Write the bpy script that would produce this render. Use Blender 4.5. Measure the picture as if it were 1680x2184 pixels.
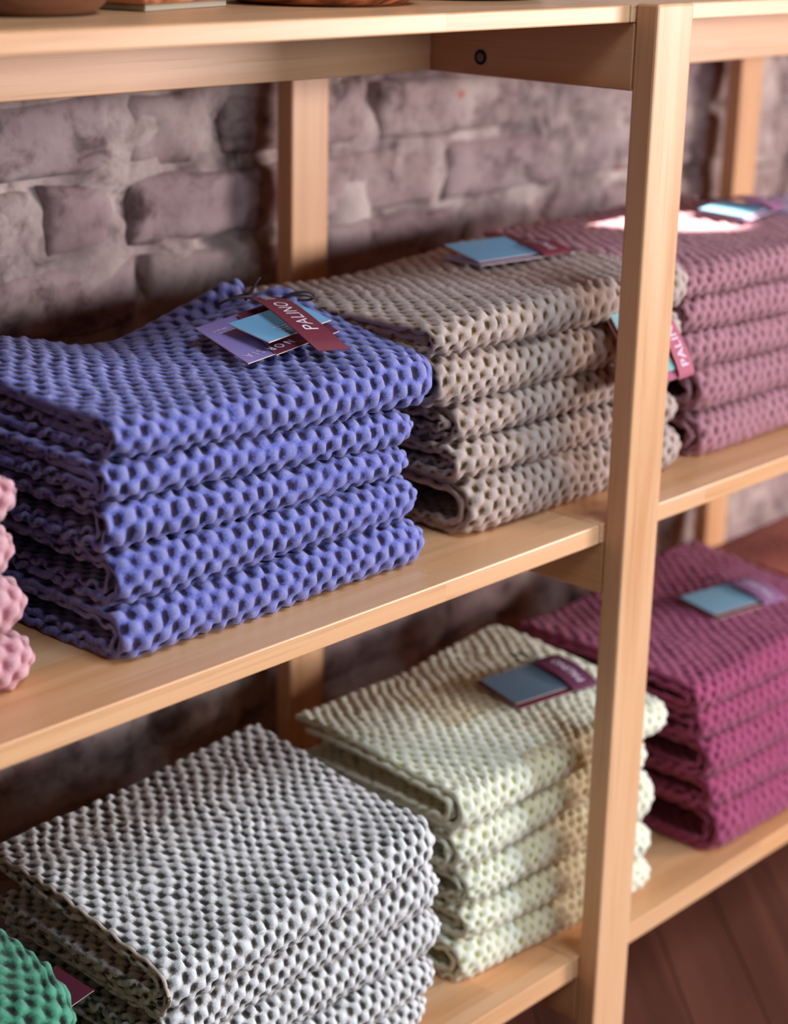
import bpy, bmesh, math, random
import numpy as np
from mathutils import Vector, Matrix

for o in list(bpy.data.objects):
    bpy.data.objects.remove(o, do_unlink=True)
scene = bpy.context.scene
COL = scene.collection

# ------------------------------------------------------------------ camera
cam_d = bpy.data.cameras.new('camera')
cam = bpy.data.objects.new('camera', cam_d)
COL.objects.link(cam)
_R = Vector((0.68317093, -0.72995344, 0.02110586))
_U = Vector((0.21716532, 0.23067182, 0.94848813))
_D = Vector((0.6972207, 0.64339605, -0.31610885))
m = Matrix((( _R.x, _U.x, -_D.x, -1.19103503),
            ( _R.y, _U.y, -_D.y, -0.83857397),
            ( _R.z, _U.z, -_D.z,  0.49184202),
            (0, 0, 0, 1)))
cam.matrix_world = m
cam_d.sensor_fit = 'VERTICAL'
cam_d.sensor_height = 36.0
cam_d.sensor_width = 36.0 * 1680 / 2184
cam_d.lens = 3930.16 * 36.0 / 2184
cam_d.clip_start = 0.02
cam_d.clip_end = 60
cam_d.dof.use_dof = True
cam_d.dof.focus_distance = 1.335
cam_d.dof.aperture_fstop = 3.7
cam_d.dof.aperture_blades = 7
scene.camera = cam

# ------------------------------------------------------------------ world, lights, exposure
world = bpy.data.worlds.new('world')
scene.world = world
world.use_nodes = True
wb = world.node_tree.nodes['Background']
wb.inputs[0].default_value = (1.0, 0.80, 0.64, 1)
wb.inputs[1].default_value = 0.02

def area(name, loc, target, sx, sy, power, color):
    d = bpy.data.lights.new(name, 'AREA')
    d.shape = 'RECTANGLE'; d.size = sx; d.size_y = sy
    d.energy = power; d.color = color
    o = bpy.data.objects.new(name, d)
    COL.objects.link(o)
    o.location = loc
    o.rotation_euler = (Vector(target) - Vector(loc)).to_track_quat('-Z', 'Y').to_euler()
    return o
area('shop_window_light', (2.55, -2.45, 0.57), (0.0, 0.15, 0.20), 1.1, 0.46, 135, (1.0, 0.92, 0.94))
area('high_window_light', (-0.35, -1.9, 2.5), (-0.1, 0.1, 0.0), 1.5, 0.9, 66, (0.70, 0.84, 1.0))
area('front_window_light', (0.5, -3.0, 0.74), (-0.1, 0.2, 0.1), 1.8, 0.5, 48, (0.72, 0.84, 1.0))
area('warm_left_fill_light', (-2.6, -1.2, 1.3), (-0.1, 0.2, 0.1), 0.9, 0.9, 4.0, (1.0, 0.62, 0.34))  # unseen warm fill, added to lift the left sides of the posts
# low sun through the shop front, caught by one stack in the right hand bay
sp = bpy.data.lights.new('sun_patch_spot', 'SPOT')
sp.energy = 9000; sp.color = (1.0, 0.93, 0.84); sp.spot_size = math.radians(1.45); sp.spot_blend = 0.12
sp.shadow_soft_size = 0.01
spo = bpy.data.objects.new('sun_patch_spot', sp); COL.objects.link(spo)
spo.location = (2.47, -2.27, 2.48)
spo.rotation_euler = (Vector((0.342, 0.222, 0.19)) - spo.location).to_track_quat('-Z', 'Y').to_euler()

scene.view_settings.view_transform = 'Standard'
scene.view_settings.look = 'None'
scene.view_settings.exposure = -0.05
scene.view_settings.gamma = 1.0
scene.view_settings.use_curve_mapping = False

# ------------------------------------------------------------------ helpers
RNG = np.random.default_rng(7)
random.seed(11)

def lin(r, g, b):
    f = lambda c: (c / 12.92) if c <= 0.04045 else ((c + 0.055) / 1.055) ** 2.4
    return (f(r / 255), f(g / 255), f(b / 255), 1.0)

def tag(o, label=None, cat=None, group=None, kind=None):
    if label: o['label'] = label
    if cat: o['category'] = cat
    if group: o['group'] = group
    if kind: o['kind'] = kind
    return o

def empty(name, loc=(0, 0, 0)):
    o = bpy.data.objects.new(name, None)
    COL.objects.link(o)
    o.location = loc
    o.empty_display_size = 0.02
    return o

def link_mesh(name, me, mat, parent=None, loc=None, rot=None):
    o = bpy.data.objects.new(name, me)
    COL.objects.link(o)
    if mat is not None and len(me.materials) == 0:
        me.materials.append(mat)
    if loc is not None: o.location = loc
    if rot is not None: o.rotation_euler = rot
    if parent is not None:
        o.parent = parent
        # parents carry only a translation: keep world placement
        p = parent
        while p is not None:
            o.location = Vector(o.location) - Vector(p.location)
            p = p.parent
    return o

def smooth(me):
    me.polygons.foreach_set('use_smooth', np.ones(len(me.polygons), dtype=bool))

def box_mesh(name, size, bevel=0.0015, seg=2):
    bm = bmesh.new()
    bmesh.ops.create_cube(bm, size=1.0)
    bmesh.ops.scale(bm, vec=size, verts=bm.verts)
    if bevel > 0:
        bmesh.ops.bevel(bm, geom=list(bm.edges), offset=bevel, segments=seg, profile=0.5, affect='EDGES')
    me = bpy.data.meshes.new(name)
    bm.to_mesh(me); bm.free()
    return me

def box(name, lo, hi, mat, parent=None, bevel=0.0015):
    lo = Vector(lo); hi = Vector(hi)
    me = box_mesh(name, hi - lo, bevel)
    return link_mesh(name, me, mat, parent, (lo + hi) / 2)

# ---- value noise in numpy
_perm = np.random.default_rng(3).random((64, 64, 64))
def vnoise(x, y, z):
    x = np.asarray(x, float); y = np.asarray(y, float); z = np.asarray(z, float)
    x, y, z = np.broadcast_arrays(x, y, z)
    xi = np.floor(x).astype(int); yi = np.floor(y).astype(int); zi = np.floor(z).astype(int)
    f = lambda t: t * t * (3 - 2 * t)
    fx, fy, fz = f(x - xi), f(y - yi), f(z - zi)
    r = 0
    for dx in (0, 1):
        for dy in (0, 1):
            for dz in (0, 1):
                w = (fx if dx else 1 - fx) * (fy if dy else 1 - fy) * (fz if dz else 1 - fz)
                r = r + w * _perm[(xi + dx) & 63, (yi + dy) & 63, (zi + dz) & 63]
    return r * 2 - 1

# ------------------------------------------------------------------ materials
def new_mat(name):
    mt = bpy.data.materials.new(name)
    mt.use_nodes = True
    nt = mt.node_tree
    b = nt.nodes['Principled BSDF']
    return mt, nt, b

def N(nt, typ, **kw):
    n = nt.nodes.new(typ)
    for k, v in kw.items():
        setattr(n, k, v)
    return n

def ramp(nt, fac, stops, interp='LINEAR'):
    r = N(nt, 'ShaderNodeValToRGB')
    r.color_ramp.interpolation = interp
    while len(r.color_ramp.elements) < len(stops):
        r.color_ramp.elements.new(0.5)
    for e, (p, c) in zip(r.color_ramp.elements, stops):
        e.position = p; e.color = c
    nt.links.new(fac, r.inputs[0])
    return r.outputs[0]

def mixc(nt, fac, a, b, mode='MIX'):
    n = N(nt, 'ShaderNodeMix', data_type='RGBA', blend_type=mode)
    for sock, v in ((n.inputs[0], fac), (n.inputs[6], a), (n.inputs[7], b)):
        if hasattr(v, 'links') or isinstance(v, bpy.types.NodeSocket):
            nt.links.new(v, sock)
        else:
            sock.default_value = v
    return n.outputs[2]

def plain(name, col, rough=0.6, spec=0.3):
    mt, nt, b = new_mat(name)
    b.inputs['Base Color'].default_value = col
    b.inputs['Roughness'].default_value = rough
    b.inputs['Specular IOR Level'].default_value = spec
    return mt

def wood(name, axis, c_dark, c_mid, c_light, rough=0.42, staves=False, scale=1.0, contrast=1.0):
    mt, nt, b = new_mat(name)
    L = nt.links
    tc = N(nt, 'ShaderNodeTexCoord')
    oi = N(nt, 'ShaderNodeObjectInfo')
    add = N(nt, 'ShaderNodeVectorMath', operation='ADD')
    mulr = N(nt, 'ShaderNodeVectorMath', operation='SCALE')
    comb = N(nt, 'ShaderNodeCombineXYZ')
    L.new(oi.outputs['Random'], comb.inputs[0]); L.new(oi.outputs['Random'], comb.inputs[1]); L.new(oi.outputs['Random'], comb.inputs[2])
    L.new(comb.outputs[0], mulr.inputs[0]); mulr.inputs['Scale'].default_value = 7.0
    L.new(tc.outputs['Object'], add.inputs[0]); L.new(mulr.outputs[0], add.inputs[1])
    vec = add.outputs[0]
    stave_col = None
    if staves:
        br = N(nt, 'ShaderNodeTexBrick')
        br.offset = 0.37; br.offset_frequency = 2; br.squash = 1.0
        br.inputs['Color1'].default_value = (0, 0, 0, 1); br.inputs['Color2'].default_value = (1, 1, 1, 1)
        br.inputs['Mortar'].default_value = (0.4, 0.4, 0.4, 1)
        br.inputs['Scale'].default_value = 1.0; br.inputs['Mortar Size'].default_value = 0.0
        br.inputs['Brick Width'].default_value = 0.42; br.inputs['Row Height'].default_value = 0.043
        L.new(vec, br.inputs['Vector'])
        stave_col = br.outputs['Color']
        # shift grain from stave to stave
        sh = N(nt, 'ShaderNodeVectorMath', operation='SCALE'); sh.inputs['Scale'].default_value = 3.0
        L.new(stave_col, sh.inputs[0])
        a2 = N(nt, 'ShaderNodeVectorMath', operation='ADD')
        L.new(vec, a2.inputs[0]); L.new(sh.outputs[0], a2.inputs[1])
        vec = a2.outputs[0]
    s = {'X': (1.2, 26, 26), 'Y': (26, 1.2, 26), 'Z': (26, 26, 1.2)}[axis]
    mp = N(nt, 'ShaderNodeMapping')
    mp.inputs['Scale'].default_value = tuple(v * scale for v in s)
    L.new(vec, mp.inputs['Vector'])
    n1 = N(nt, 'ShaderNodeTexNoise'); n1.inputs['Scale'].default_value = 1.0
    n1.inputs['Detail'].default_value = 5; n1.inputs['Roughness'].default_value = 0.6; n1.inputs['Distortion'].default_value = 0.7
    L.new(mp.outputs[0], n1.inputs['Vector'])
    mp2 = N(nt, 'ShaderNodeMapping')
    s2 = {'X': (6, 260, 260), 'Y': (260, 6, 260), 'Z': (260, 260, 6)}[axis]
    mp2.inputs['Scale'].default_value = s2
    L.new(vec, mp2.inputs['Vector'])
    n2 = N(nt, 'ShaderNodeTexNoise'); n2.inputs['Scale'].default_value = 1.0; n2.inputs['Detail'].default_value = 2
    L.new(mp2.outputs[0], n2.inputs['Vector'])
    k = 0.22 / contrast
    c = ramp(nt, n1.outputs['Fac'], [(0.5 - k, c_dark), (0.5, c_mid), (0.5 + k, c_light)])
    pores = ramp(nt, n2.outputs['Fac'], [(0.30, (0.78, 0.72, 0.66, 1)), (0.42, (1, 1, 1, 1))])
    c = mixc(nt, 0.55, c, pores, 'MULTIPLY')
    if stave_col is not None:
        tint = ramp(nt, stave_col, [(0.0, (0.86, 0.80, 0.72, 1)), (0.5, (1, 1, 1, 1)), (1.0, (1.05, 1.0, 0.93, 1))])
        c = mixc(nt, 0.8, c, tint, 'MULTIPLY')
    L.new(c, b.inputs['Base Color'])
    b.inputs['Roughness'].default_value = rough
    b.inputs['Specular IOR Level'].default_value = 0.42
    bp = N(nt, 'ShaderNodeBump'); bp.inputs['Strength'].default_value = 0.12; bp.inputs['Distance'].default_value = 0.0006
    L.new(n2.outputs['Fac'], bp.inputs['Height']); L.new(bp.outputs[0], b.inputs['Normal'])
    return mt

PALE = (lin(202, 142, 92), lin(221, 168, 122), lin(231, 185, 143))
M_shelf = wood('pale_wood_shelf', 'X', *PALE, rough=0.36, staves=True)
M_front = wood('pale_wood_long', 'X', *PALE, rough=0.40)
M_rail = wood('pale_wood_rail', 'Y', *PALE, rough=0.45)
M_post = wood('pale_wood_post', 'Z', *PALE, rough=0.42)
WAL = (lin(46, 23, 14), lin(84, 46, 28), lin(120, 74, 48))
M_walnut = wood('walnut', 'X', *WAL, rough=0.35, scale=0.8, contrast=1.5)
M_walnut2 = wood('striped_walnut', 'Y', lin(66, 30, 18), lin(140, 74, 42), lin(196, 128, 84), rough=0.3, scale=1.3, contrast=2.2)
M_floorw = wood('dark_floor_wood', 'X', lin(74, 42, 32), lin(106, 62, 48), lin(128, 78, 60), rough=0.45, scale=0.6)
M_bolt = plain('bolt_metal', lin(132, 116, 104), 0.4, 0.6)
M_hole = plain('bolt_recess', lin(38, 24, 18), 0.8)
M_felt = plain('cream_felt', lin(160, 146, 124), 0.9)

def brick_mat(name, mortar=False):
    mt, nt, b = new_mat(name)
    L = nt.links
    tc = N(nt, 'ShaderNodeTexCoord'); oi = N(nt, 'ShaderNodeObjectInfo'); geo = N(nt, 'ShaderNodeNewGeometry')
    n1 = N(nt, 'ShaderNodeTexNoise'); n1.inputs['Scale'].default_value = 11; n1.inputs['Detail'].default_value = 6; n1.inputs['Roughness'].default_value = 0.62
    n2 = N(nt, 'ShaderNodeTexNoise'); n2.inputs['Scale'].default_value = 45; n2.inputs['Detail'].default_value = 5
    n3 = N(nt, 'ShaderNodeTexNoise'); n3.inputs['Scale'].default_value = 16; n3.inputs['Detail'].default_value = 3
    mp = N(nt, 'ShaderNodeMapping'); mp.inputs['Location'].default_value = (4.3, 1.7, 2.9)
    L.new(geo.outputs['Position'], n1.inputs['Vector']); L.new(geo.outputs['Position'], n2.inputs['Vector'])
    L.new(geo.outputs['Position'], mp.inputs['Vector']); L.new(mp.outputs[0], n3.inputs['Vector'])
    if mortar:
        c = ramp(nt, n1.outputs['Fac'], [(0.30, lin(112, 98, 96)), (0.5, lin(174, 154, 148)), (0.68, lin(208, 190, 180))])
    else:
        c0 = ramp(nt, oi.outputs['Random'], [(0.0, lin(148, 118, 118)), (0.35, lin(162, 136, 138)), (0.65, lin(172, 152, 144)), (1.0, lin(136, 104, 104))])
        c1 = ramp(nt, n1.outputs['Fac'], [(0.34, lin(136, 114, 112)), (0.52, lin(174, 154, 150)), (0.66, lin(194, 180, 170))])
        c = mixc(nt, 0.5, c0, c1)
        chips = ramp(nt, n3.outputs['Fac'], [(0.70, (0, 0, 0, 1)), (0.74, (1, 1, 1, 1))])
        c = mixc(nt, chips, c, lin(176, 92, 66))
    n4 = N(nt, 'ShaderNodeTexNoise'); n4.inputs['Scale'].default_value = 24; n4.inputs['Detail'].default_value = 6; n4.inputs['Roughness'].default_value = 0.7; n4.inputs['Distortion'].default_value = 0.6
    L.new(mp.outputs[0], n4.inputs['Vector'])
    grime = ramp(nt, n4.outputs['Fac'], [(0.34, (0.30, 0.28, 0.28, 1)), (0.43, (0.75, 0.72, 0.72, 1)), (0.50, (1, 1, 1, 1))])
    c = mixc(nt, 0.85, c, grime, 'MULTIPLY')
    dirt = ramp(nt, n2.outputs['Fac'], [(0.30, (0.5, 0.46, 0.44, 1)), (0.46, (1, 1, 1, 1))])
    c = mixc(nt, 0.7, c, dirt, 'MULTIPLY')
    L.new(c, b.inputs['Base Color'])
    b.inputs['Roughness'].default_value = 0.92
    b.inputs['Specular IOR Level'].default_value = 0.15
    bp = N(nt, 'ShaderNodeBump'); bp.inputs['Strength'].default_value = 0.6; bp.inputs['Distance'].default_value = 0.004
    L.new(n2.outputs['Fac'], bp.inputs['Height']); L.new(bp.outputs[0], b.inputs['Normal'])
    return mt
M_brick = brick_mat('old_limewashed_brick')
M_mortar = brick_mat('old_mortar', True)

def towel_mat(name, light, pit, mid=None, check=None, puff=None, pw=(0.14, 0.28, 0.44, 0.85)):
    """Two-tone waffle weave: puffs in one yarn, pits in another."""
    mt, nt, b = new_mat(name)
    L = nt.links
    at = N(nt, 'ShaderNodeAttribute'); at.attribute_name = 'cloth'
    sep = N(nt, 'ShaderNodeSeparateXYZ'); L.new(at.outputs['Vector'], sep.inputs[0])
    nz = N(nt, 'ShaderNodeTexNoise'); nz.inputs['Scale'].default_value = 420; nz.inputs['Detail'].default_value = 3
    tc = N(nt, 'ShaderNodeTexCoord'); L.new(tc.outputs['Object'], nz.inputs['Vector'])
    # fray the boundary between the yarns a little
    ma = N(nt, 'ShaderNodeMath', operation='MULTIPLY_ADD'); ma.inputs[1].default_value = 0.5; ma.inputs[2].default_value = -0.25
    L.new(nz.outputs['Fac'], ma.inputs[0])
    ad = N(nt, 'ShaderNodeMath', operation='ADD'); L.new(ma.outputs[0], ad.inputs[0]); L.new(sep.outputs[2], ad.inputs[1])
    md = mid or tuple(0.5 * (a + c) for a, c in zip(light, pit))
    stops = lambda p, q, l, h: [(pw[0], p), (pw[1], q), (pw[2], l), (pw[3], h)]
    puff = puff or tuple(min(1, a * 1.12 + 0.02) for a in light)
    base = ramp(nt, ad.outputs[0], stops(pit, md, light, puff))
    if check:
        l2, p2, bx, bs = check
        m2 = tuple(0.5 * (a + c) for a, c in zip(l2, p2))
        alt = ramp(nt, ad.outputs[0], stops(p2, m2, l2, l2))
        def band(sock, width, duty, off):
            d = N(nt, 'ShaderNodeMath', operation='MULTIPLY_ADD'); d.inputs[1].default_value = 1 / width; d.inputs[2].default_value = off
            L.new(sock, d.inputs[0])
            fr = N(nt, 'ShaderNodeMath', operation='FRACT'); L.new(d.outputs[0], fr.inputs[0])
            lt = N(nt, 'ShaderNodeMath', operation='LESS_THAN'); lt.inputs[1].default_value = duty; L.new(fr.outputs[0], lt.inputs[0])
            return lt.outputs[0]
        bnd = band(sep.outputs[0], *bx)
        bnd2 = band(sep.outputs[1], *bs)
        mx = N(nt, 'ShaderNodeMath', operation='MULTIPLY'); L.new(bnd, mx.inputs[0]); L.new(bnd2, mx.inputs[1])
        base = mixc(nt, mx.outputs[0], base, alt)
    nb = N(nt, 'ShaderNodeTexNoise'); nb.inputs['Scale'].default_value = 9; nb.inputs['Detail'].default_value = 2
    L.new(tc.outputs['Object'], nb.inputs['Vector'])
    var = ramp(nt, nb.outputs['Fac'], [(0.3, (0.9, 0.9, 0.9, 1)), (0.7, (1.06, 1.06, 1.06, 1))])
    base = mixc(nt, 1.0, base, var, 'MULTIPLY')
    L.new(base, b.inputs['Base Color'])
    b.inputs['Roughness'].default_value = 0.95
    b.inputs['Specular IOR Level'].default_value = 0.08
    b.inputs['Sheen Weight'].default_value = 0.15
    b.inputs['Sheen Roughness'].default_value = 0.5
    # yarn relief: fine threads running with the weave
    mp = N(nt, 'ShaderNodeMapping'); mp.inputs['Scale'].default_value = (420, 1500, 1)
    L.new(at.outputs['Vector'], mp.inputs['Vector'])
    ny = N(nt, 'ShaderNodeTexNoise'); ny.inputs['Scale'].default_value = 1.0; ny.inputs['Detail'].default_value = 2
    L.new(mp.outputs[0], ny.inputs['Vector'])
    bp = N(nt, 'ShaderNodeBump'); bp.inputs['Strength'].default_value = 0.55; bp.inputs['Distance'].default_value = 0.0008
    L.new(ny.outputs['Fac'], bp.inputs['Height']); L.new(bp.outputs[0], b.inputs['Normal'])
    return mt

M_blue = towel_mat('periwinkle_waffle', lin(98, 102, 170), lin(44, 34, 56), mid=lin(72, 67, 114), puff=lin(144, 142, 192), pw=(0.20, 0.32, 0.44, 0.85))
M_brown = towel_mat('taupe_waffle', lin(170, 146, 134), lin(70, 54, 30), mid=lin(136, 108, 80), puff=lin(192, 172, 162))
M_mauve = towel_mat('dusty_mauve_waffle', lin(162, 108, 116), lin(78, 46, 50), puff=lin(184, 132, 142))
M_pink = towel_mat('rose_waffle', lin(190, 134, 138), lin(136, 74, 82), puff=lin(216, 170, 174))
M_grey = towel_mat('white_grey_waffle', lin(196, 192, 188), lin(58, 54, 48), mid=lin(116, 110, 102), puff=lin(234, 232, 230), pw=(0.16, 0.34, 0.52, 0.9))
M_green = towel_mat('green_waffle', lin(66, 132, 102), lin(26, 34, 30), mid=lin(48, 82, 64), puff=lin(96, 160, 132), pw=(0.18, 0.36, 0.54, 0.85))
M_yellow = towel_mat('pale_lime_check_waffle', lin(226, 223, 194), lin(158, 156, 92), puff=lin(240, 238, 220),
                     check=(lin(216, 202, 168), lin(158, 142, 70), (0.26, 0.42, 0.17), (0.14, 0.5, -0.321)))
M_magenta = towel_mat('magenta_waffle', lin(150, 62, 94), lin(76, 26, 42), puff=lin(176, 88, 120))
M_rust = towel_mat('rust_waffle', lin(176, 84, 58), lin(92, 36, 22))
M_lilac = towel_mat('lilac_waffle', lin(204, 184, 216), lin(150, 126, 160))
M_hem = plain('raw_linen_hem', lin(200, 180, 165), 0.9)

M_cardp = plain('lilac_card', lin(150, 132, 192), 0.55)
M_cardb = plain('light_blue_card', lin(120, 176, 212), 0.5)
M_cardm = plain('burgundy_card', lin(104, 40, 58), 0.55)
M_cardedge = plain('card_raw_edge', lin(205, 180, 170), 0.8)
M_ribbon = plain('burgundy_ribbon', lin(112, 44, 56), 0.7)
M_print = plain('white_print', lin(228, 214, 224), 0.6)
M_string = plain('dark_string', lin(58, 44, 50), 0.8)
M_pin = plain('clear_pin', lin(225, 225, 230), 0.25, 0.6)

# ------------------------------------------------------------------ dimensions (metres)
W, PD = 0.048, 0.0207           # post width and depth
YB = 0.3983                     # front of the back posts
ZT, TT = 0.4052, 0.0131         # top shelf underside, thickness
TM = 0.0167                     # middle shelf thickness (top at z = 0)
ZB, TB = -0.4151, 0.0209        # bottom shelf top, thickness
ZF = -0.58                      # floor
YW = 0.445                      # brick faces

# ------------------------------------------------------------------ structure: brick wall
wall = None
def build_wall():
    global wall
    x0, x1, z0, z1 = -1.1, 1.95, ZF, 1.25
    nx, nz = 330, 200
    X, Z = np.meshgrid(np.linspace(x0, x1, nx), np.linspace(z0, z1, nz), indexing='ij')
    d = 0.006 * vnoise(X * 9, Z * 11, 0.3) + 0.0045 * vnoise(X * 30, Z * 34, 5.1) + 0.003 * vnoise(X * 62, Z * 66, 9.7)
    hole = np.clip(vnoise(X * 22 + 4, Z * 26, 13.3) - 0.28, 0, 1) * 0.045
    Y = YW + 0.0045 + d + hole
    V = np.stack([X, Y, Z], -1).reshape(-1, 3)
    i, j = np.meshgrid(np.arange(nx - 1), np.arange(nz - 1), indexing='ij')
    a = (i * nz + j).ravel()
    F = np.stack([a, a + nz, a + nz + 1, a + 1], -1)
    # solid back so the wall has thickness
    me = bpy.data.meshes.new('wall_back')
    b0 = len(V)
    V = np.vstack([V, [[x0, YW + .12, z0], [x1, YW + .12, z0], [x1, YW + .12, z1], [x0, YW + .12, z1]]])
    faces = F.tolist() + [[b0 + 3, b0 + 2, b0 + 1, b0]]
    me.from_pydata(V.tolist(), [], faces)
    me.validate(); smooth(me)
    wall = link_mesh('wall_back', me, M_mortar)
    tag(wall, 'old limewashed brick wall with crumbling mortar behind the shelves', 'wall', kind='structure')
    rg = np.random.default_rng(21)
    CH = 0.0715
    for c in range(-10, 5):
        zb = 0.190 + c * CH - 0.0
        if zb < ZF: zb_ = ZF + 0.002
        else: zb_ = zb
        x = -0.86 + (c % 2) * 0.06 + rg.uniform(-0.03, 0.03)
        if c == 0: x = -0.234 - 0.082 - 0.205 - 0.012 - 0.012
        k = 0
        while x < 1.62:
            ln = rg.choice([0.195, 0.205, 0.092, 0.21], p=[.34, .3, .22, .14]) + rg.uniform(-.012, .012)
            if c == 0: ln = {0: .2, 1: .078, 2: .074, 3: .2}.get(k, ln)
            h = 0.0715 - 0.0095 + rg.uniform(-.003, .002)
            zz = zb_ + rg.uniform(-.002, .002)
            make_brick(x, zz, ln, h if zb >= ZF else h * .5, rg)
            x += ln + rg.uniform(.009, .016)
            k += 1

def make_brick(x, z, ln, h, rg):
    nx, nz = max(7, int(ln / 0.0085)), 9
    u = np.linspace(0, 1, nx); v = np.linspace(0, 1, nz)
    Uu, Vv = np.meshgrid(u, v, indexing='ij')
    px, pz = Uu * ln - ln / 2, Vv * h - h / 2
    o = rg.uniform(0, 50)
    edge = np.minimum(np.minimum(Uu, 1 - Uu) * ln, np.minimum(Vv, 1 - Vv) * h)
    rnd = np.clip(1 - edge / 0.0075, 0, 1) ** 2
    y = -0.0005 + 0.0065 * rnd + 0.0024 * vnoise(px * 35 + o, pz * 40, o) + 0.0022 * vnoise(px * 80 + o, pz * 85, o)
    y += 0.006 * np.clip(vnoise(px * 16 + o, pz * 20, o + 9), 0.1, 1) + 0.012 * np.clip(vnoise(px * 42 + o, pz * 46, o + 17) - 0.45, 0, 1)
    px = px + 0.003 * vnoise(pz * 60 + o, Uu * 3, 2.2) * (rnd > 0)
    pz = pz + 0.003 * vnoise(px * 30 + o, Vv * 3, 7.7) * (rnd > 0)
    V = np.stack([px, y, pz], -1).reshape(-1, 3).tolist()
    i, j = np.meshgrid(np.arange(nx - 1), np.arange(nz - 1), indexing='ij')
    a = (i * nz + j).ravel()
    F = np.stack([a, a + nz, a + nz + 1, a + 1], -1).tolist()
    rim = [k * nz for k in range(nx)] + [(nx - 1) * nz + k for k in range(1, nz)] + [k * nz + nz - 1 for k in range(nx - 2, -1, -1)] + [k for k in range(nz - 2, 0, -1)]
    b0 = len(V)
    for r in rim:
        V.append([V[r][0], 0.05, V[r][2]])
    n = len(rim)
    for k in range(n):
        k2 = (k + 1) % n
        F.append([rim[k2], rim[k], b0 + k, b0 + k2])
    me = bpy.data.meshes.new('brick')
    me.from_pydata(V, [], F); smooth(me)
    link_mesh('brick', me, M_brick, wall, (x + ln / 2, YW + rg.uniform(-.003, .004), z + h / 2))

build_wall()

# ------------------------------------------------------------------ structure: floor of diagonal boards
def build_floor():
    fl = box('floor', (-1.6, -2.2, ZF - 0.05), (2.4, YW + 0.10, ZF - 0.012), plain('subfloor', lin(30, 18, 14), 0.9), None, 0)
    tag(fl, 'dark red-brown wooden floor of diagonal boards', 'floor', kind='structure')
    ang = math.radians(46.5)
    dx, dy = math.cos(ang), math.sin(ang)
    wd = 0.078
    rg = random.Random(4)
    base = box_mesh('floor_board', (1.6, wd - 0.0006, 0.012), 0.0006, 1)
    base.materials.append(M_floorw)
    for k in range(-16, 17):
        cx, cy = 0.45 - dy * k * wd, 0.0 + dx * k * wd
        s = rg.uniform(-0.3, 0.3)
        o = link_mesh('floor_board', base, None, fl, (cx + dx * s, cy + dy * s, ZF - 0.006 - rg.uniform(0, .0006)), (0, 0, ang))
        # boards stop at the brick wall
        half = 0.8
        yc = cy + dy * s
        if yc + dy * half > YW - 0.02:
            half_new = max(0.05, (YW - 0.03 - yc) / dy)
            if half_new <= 0.12:
                bpy.data.objects.remove(o, do_unlink=True); continue
            # shift board so its far end meets the wall
            sh = half - half_new
            o.location.x -= dx * sh; o.location.y -= dy * sh
build_floor()

# ------------------------------------------------------------------ shelving unit
unit = empty('shelving_unit', (0, 0, ZF))
tag(unit, 'pale wooden open shelving unit with three shelves against the brick wall', 'shelf')
XL, XR = -1.05, 1.6
ZTOP = ZT + TT
POSTS = [0.0, 0.7465, -0.80, 1.50]
for px in POSTS:
    box('front_post', (px, 0, ZF), (px + W, PD, ZTOP + 0.0015), M_post, unit, 0.0022)
    box('back_post', (px, YB, ZF), (px + W, YB + PD, ZTOP - TT - 0.0005), M_post, unit, 0.0022)
SEAM = [-0.806, -0.006, 0.742, 1.545]
for a, b in zip(SEAM[:-1], SEAM[1:]):
    box('shelf_board', (a + .0006, PD + .0003, ZT), (b - .0006, YB - 0.0005, ZTOP), M_shelf, unit, 0.0012)
    box('shelf_board', (a + .0006, PD + .0003, -TM), (b - .0006, YB - 0.0005, 0), M_shelf, unit, 0.0012)
    box('shelf_board', (a + .0006, PD + .0003, ZB - TB), (b - .0006, YB - 0.0005, ZB), M_shelf, unit, 0.0012)
RT = 0.022
for px in POSTS:
    for zt, zb in ((ZT, 0.3537), (-TM, -0.0633), (ZB - TB, ZB - TB - 0.0466)):
        box('side_rail', (px, PD + .0003, zb), (px + RT, YB - .0003, zt - .0003), M_rail, unit, 0.0012)
YA = 0.2292
for (a, b, ya) in ((POSTS[2] + RT, POSTS[0], YA), (POSTS[0] + RT, POSTS[1], 0.145), (POSTS[1] + RT, POSTS[3], 0.145)):
    box('apron', (a + .0003, ya, 0.3537), (b - .0003, ya + 0.02, ZT - .0003), M_front, unit, 0.0012)
# recessed bolt head in the rail
def lathe(name, prof, mat, parent=None, loc=(0, 0, 0), rot=None, seg=40):
    V, F = [], []
    n = len(prof)
    for k in range(seg):
        t = 2 * math.pi * k / seg
        for r, z in prof:
            V.append((r * math.cos(t), r * math.sin(t), z))
    for k in range(seg):
        k2 = (k + 1) % seg
        for i in range(n - 1):
            F.append((k * n + i, k2 * n + i, k2 * n + i + 1, k * n + i + 1))
    me = bpy.data.meshes.new(name)
    me.from_pydata(V, [], F)
    bm = bmesh.new(); bm.from_mesh(me)
    bmesh.ops.remove_doubles(bm, verts=bm.verts, dist=1e-6)
    bmesh.ops.recalc_face_normals(bm, faces=bm.faces)
    bm.to_mesh(me); bm.free()
    smooth(me)
    return link_mesh(name, me, mat, parent, loc, rot)
for px in (0.0, 0.7465):
    rr = lathe('bolt_recess', [(0, 0), (.0062, 0), (.0062, .0008), (.0048, .0008), (.0048, .0003), (0, .0003)], M_hole, unit, (px - 0.0001, .1745, .3686), (0, -math.pi / 2, 0), 28)
    lathe('bolt', [(0, .0016), (.0012, .0016), (.0014, .0009), (.0022, .0009), (.0024, .0014), (.0034, .0012), (.0038, .0004), (0, .0004)], M_bolt, unit, (px - 0.0002, .1745, .3686), (0, -math.pi / 2, 0), 28)

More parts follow.
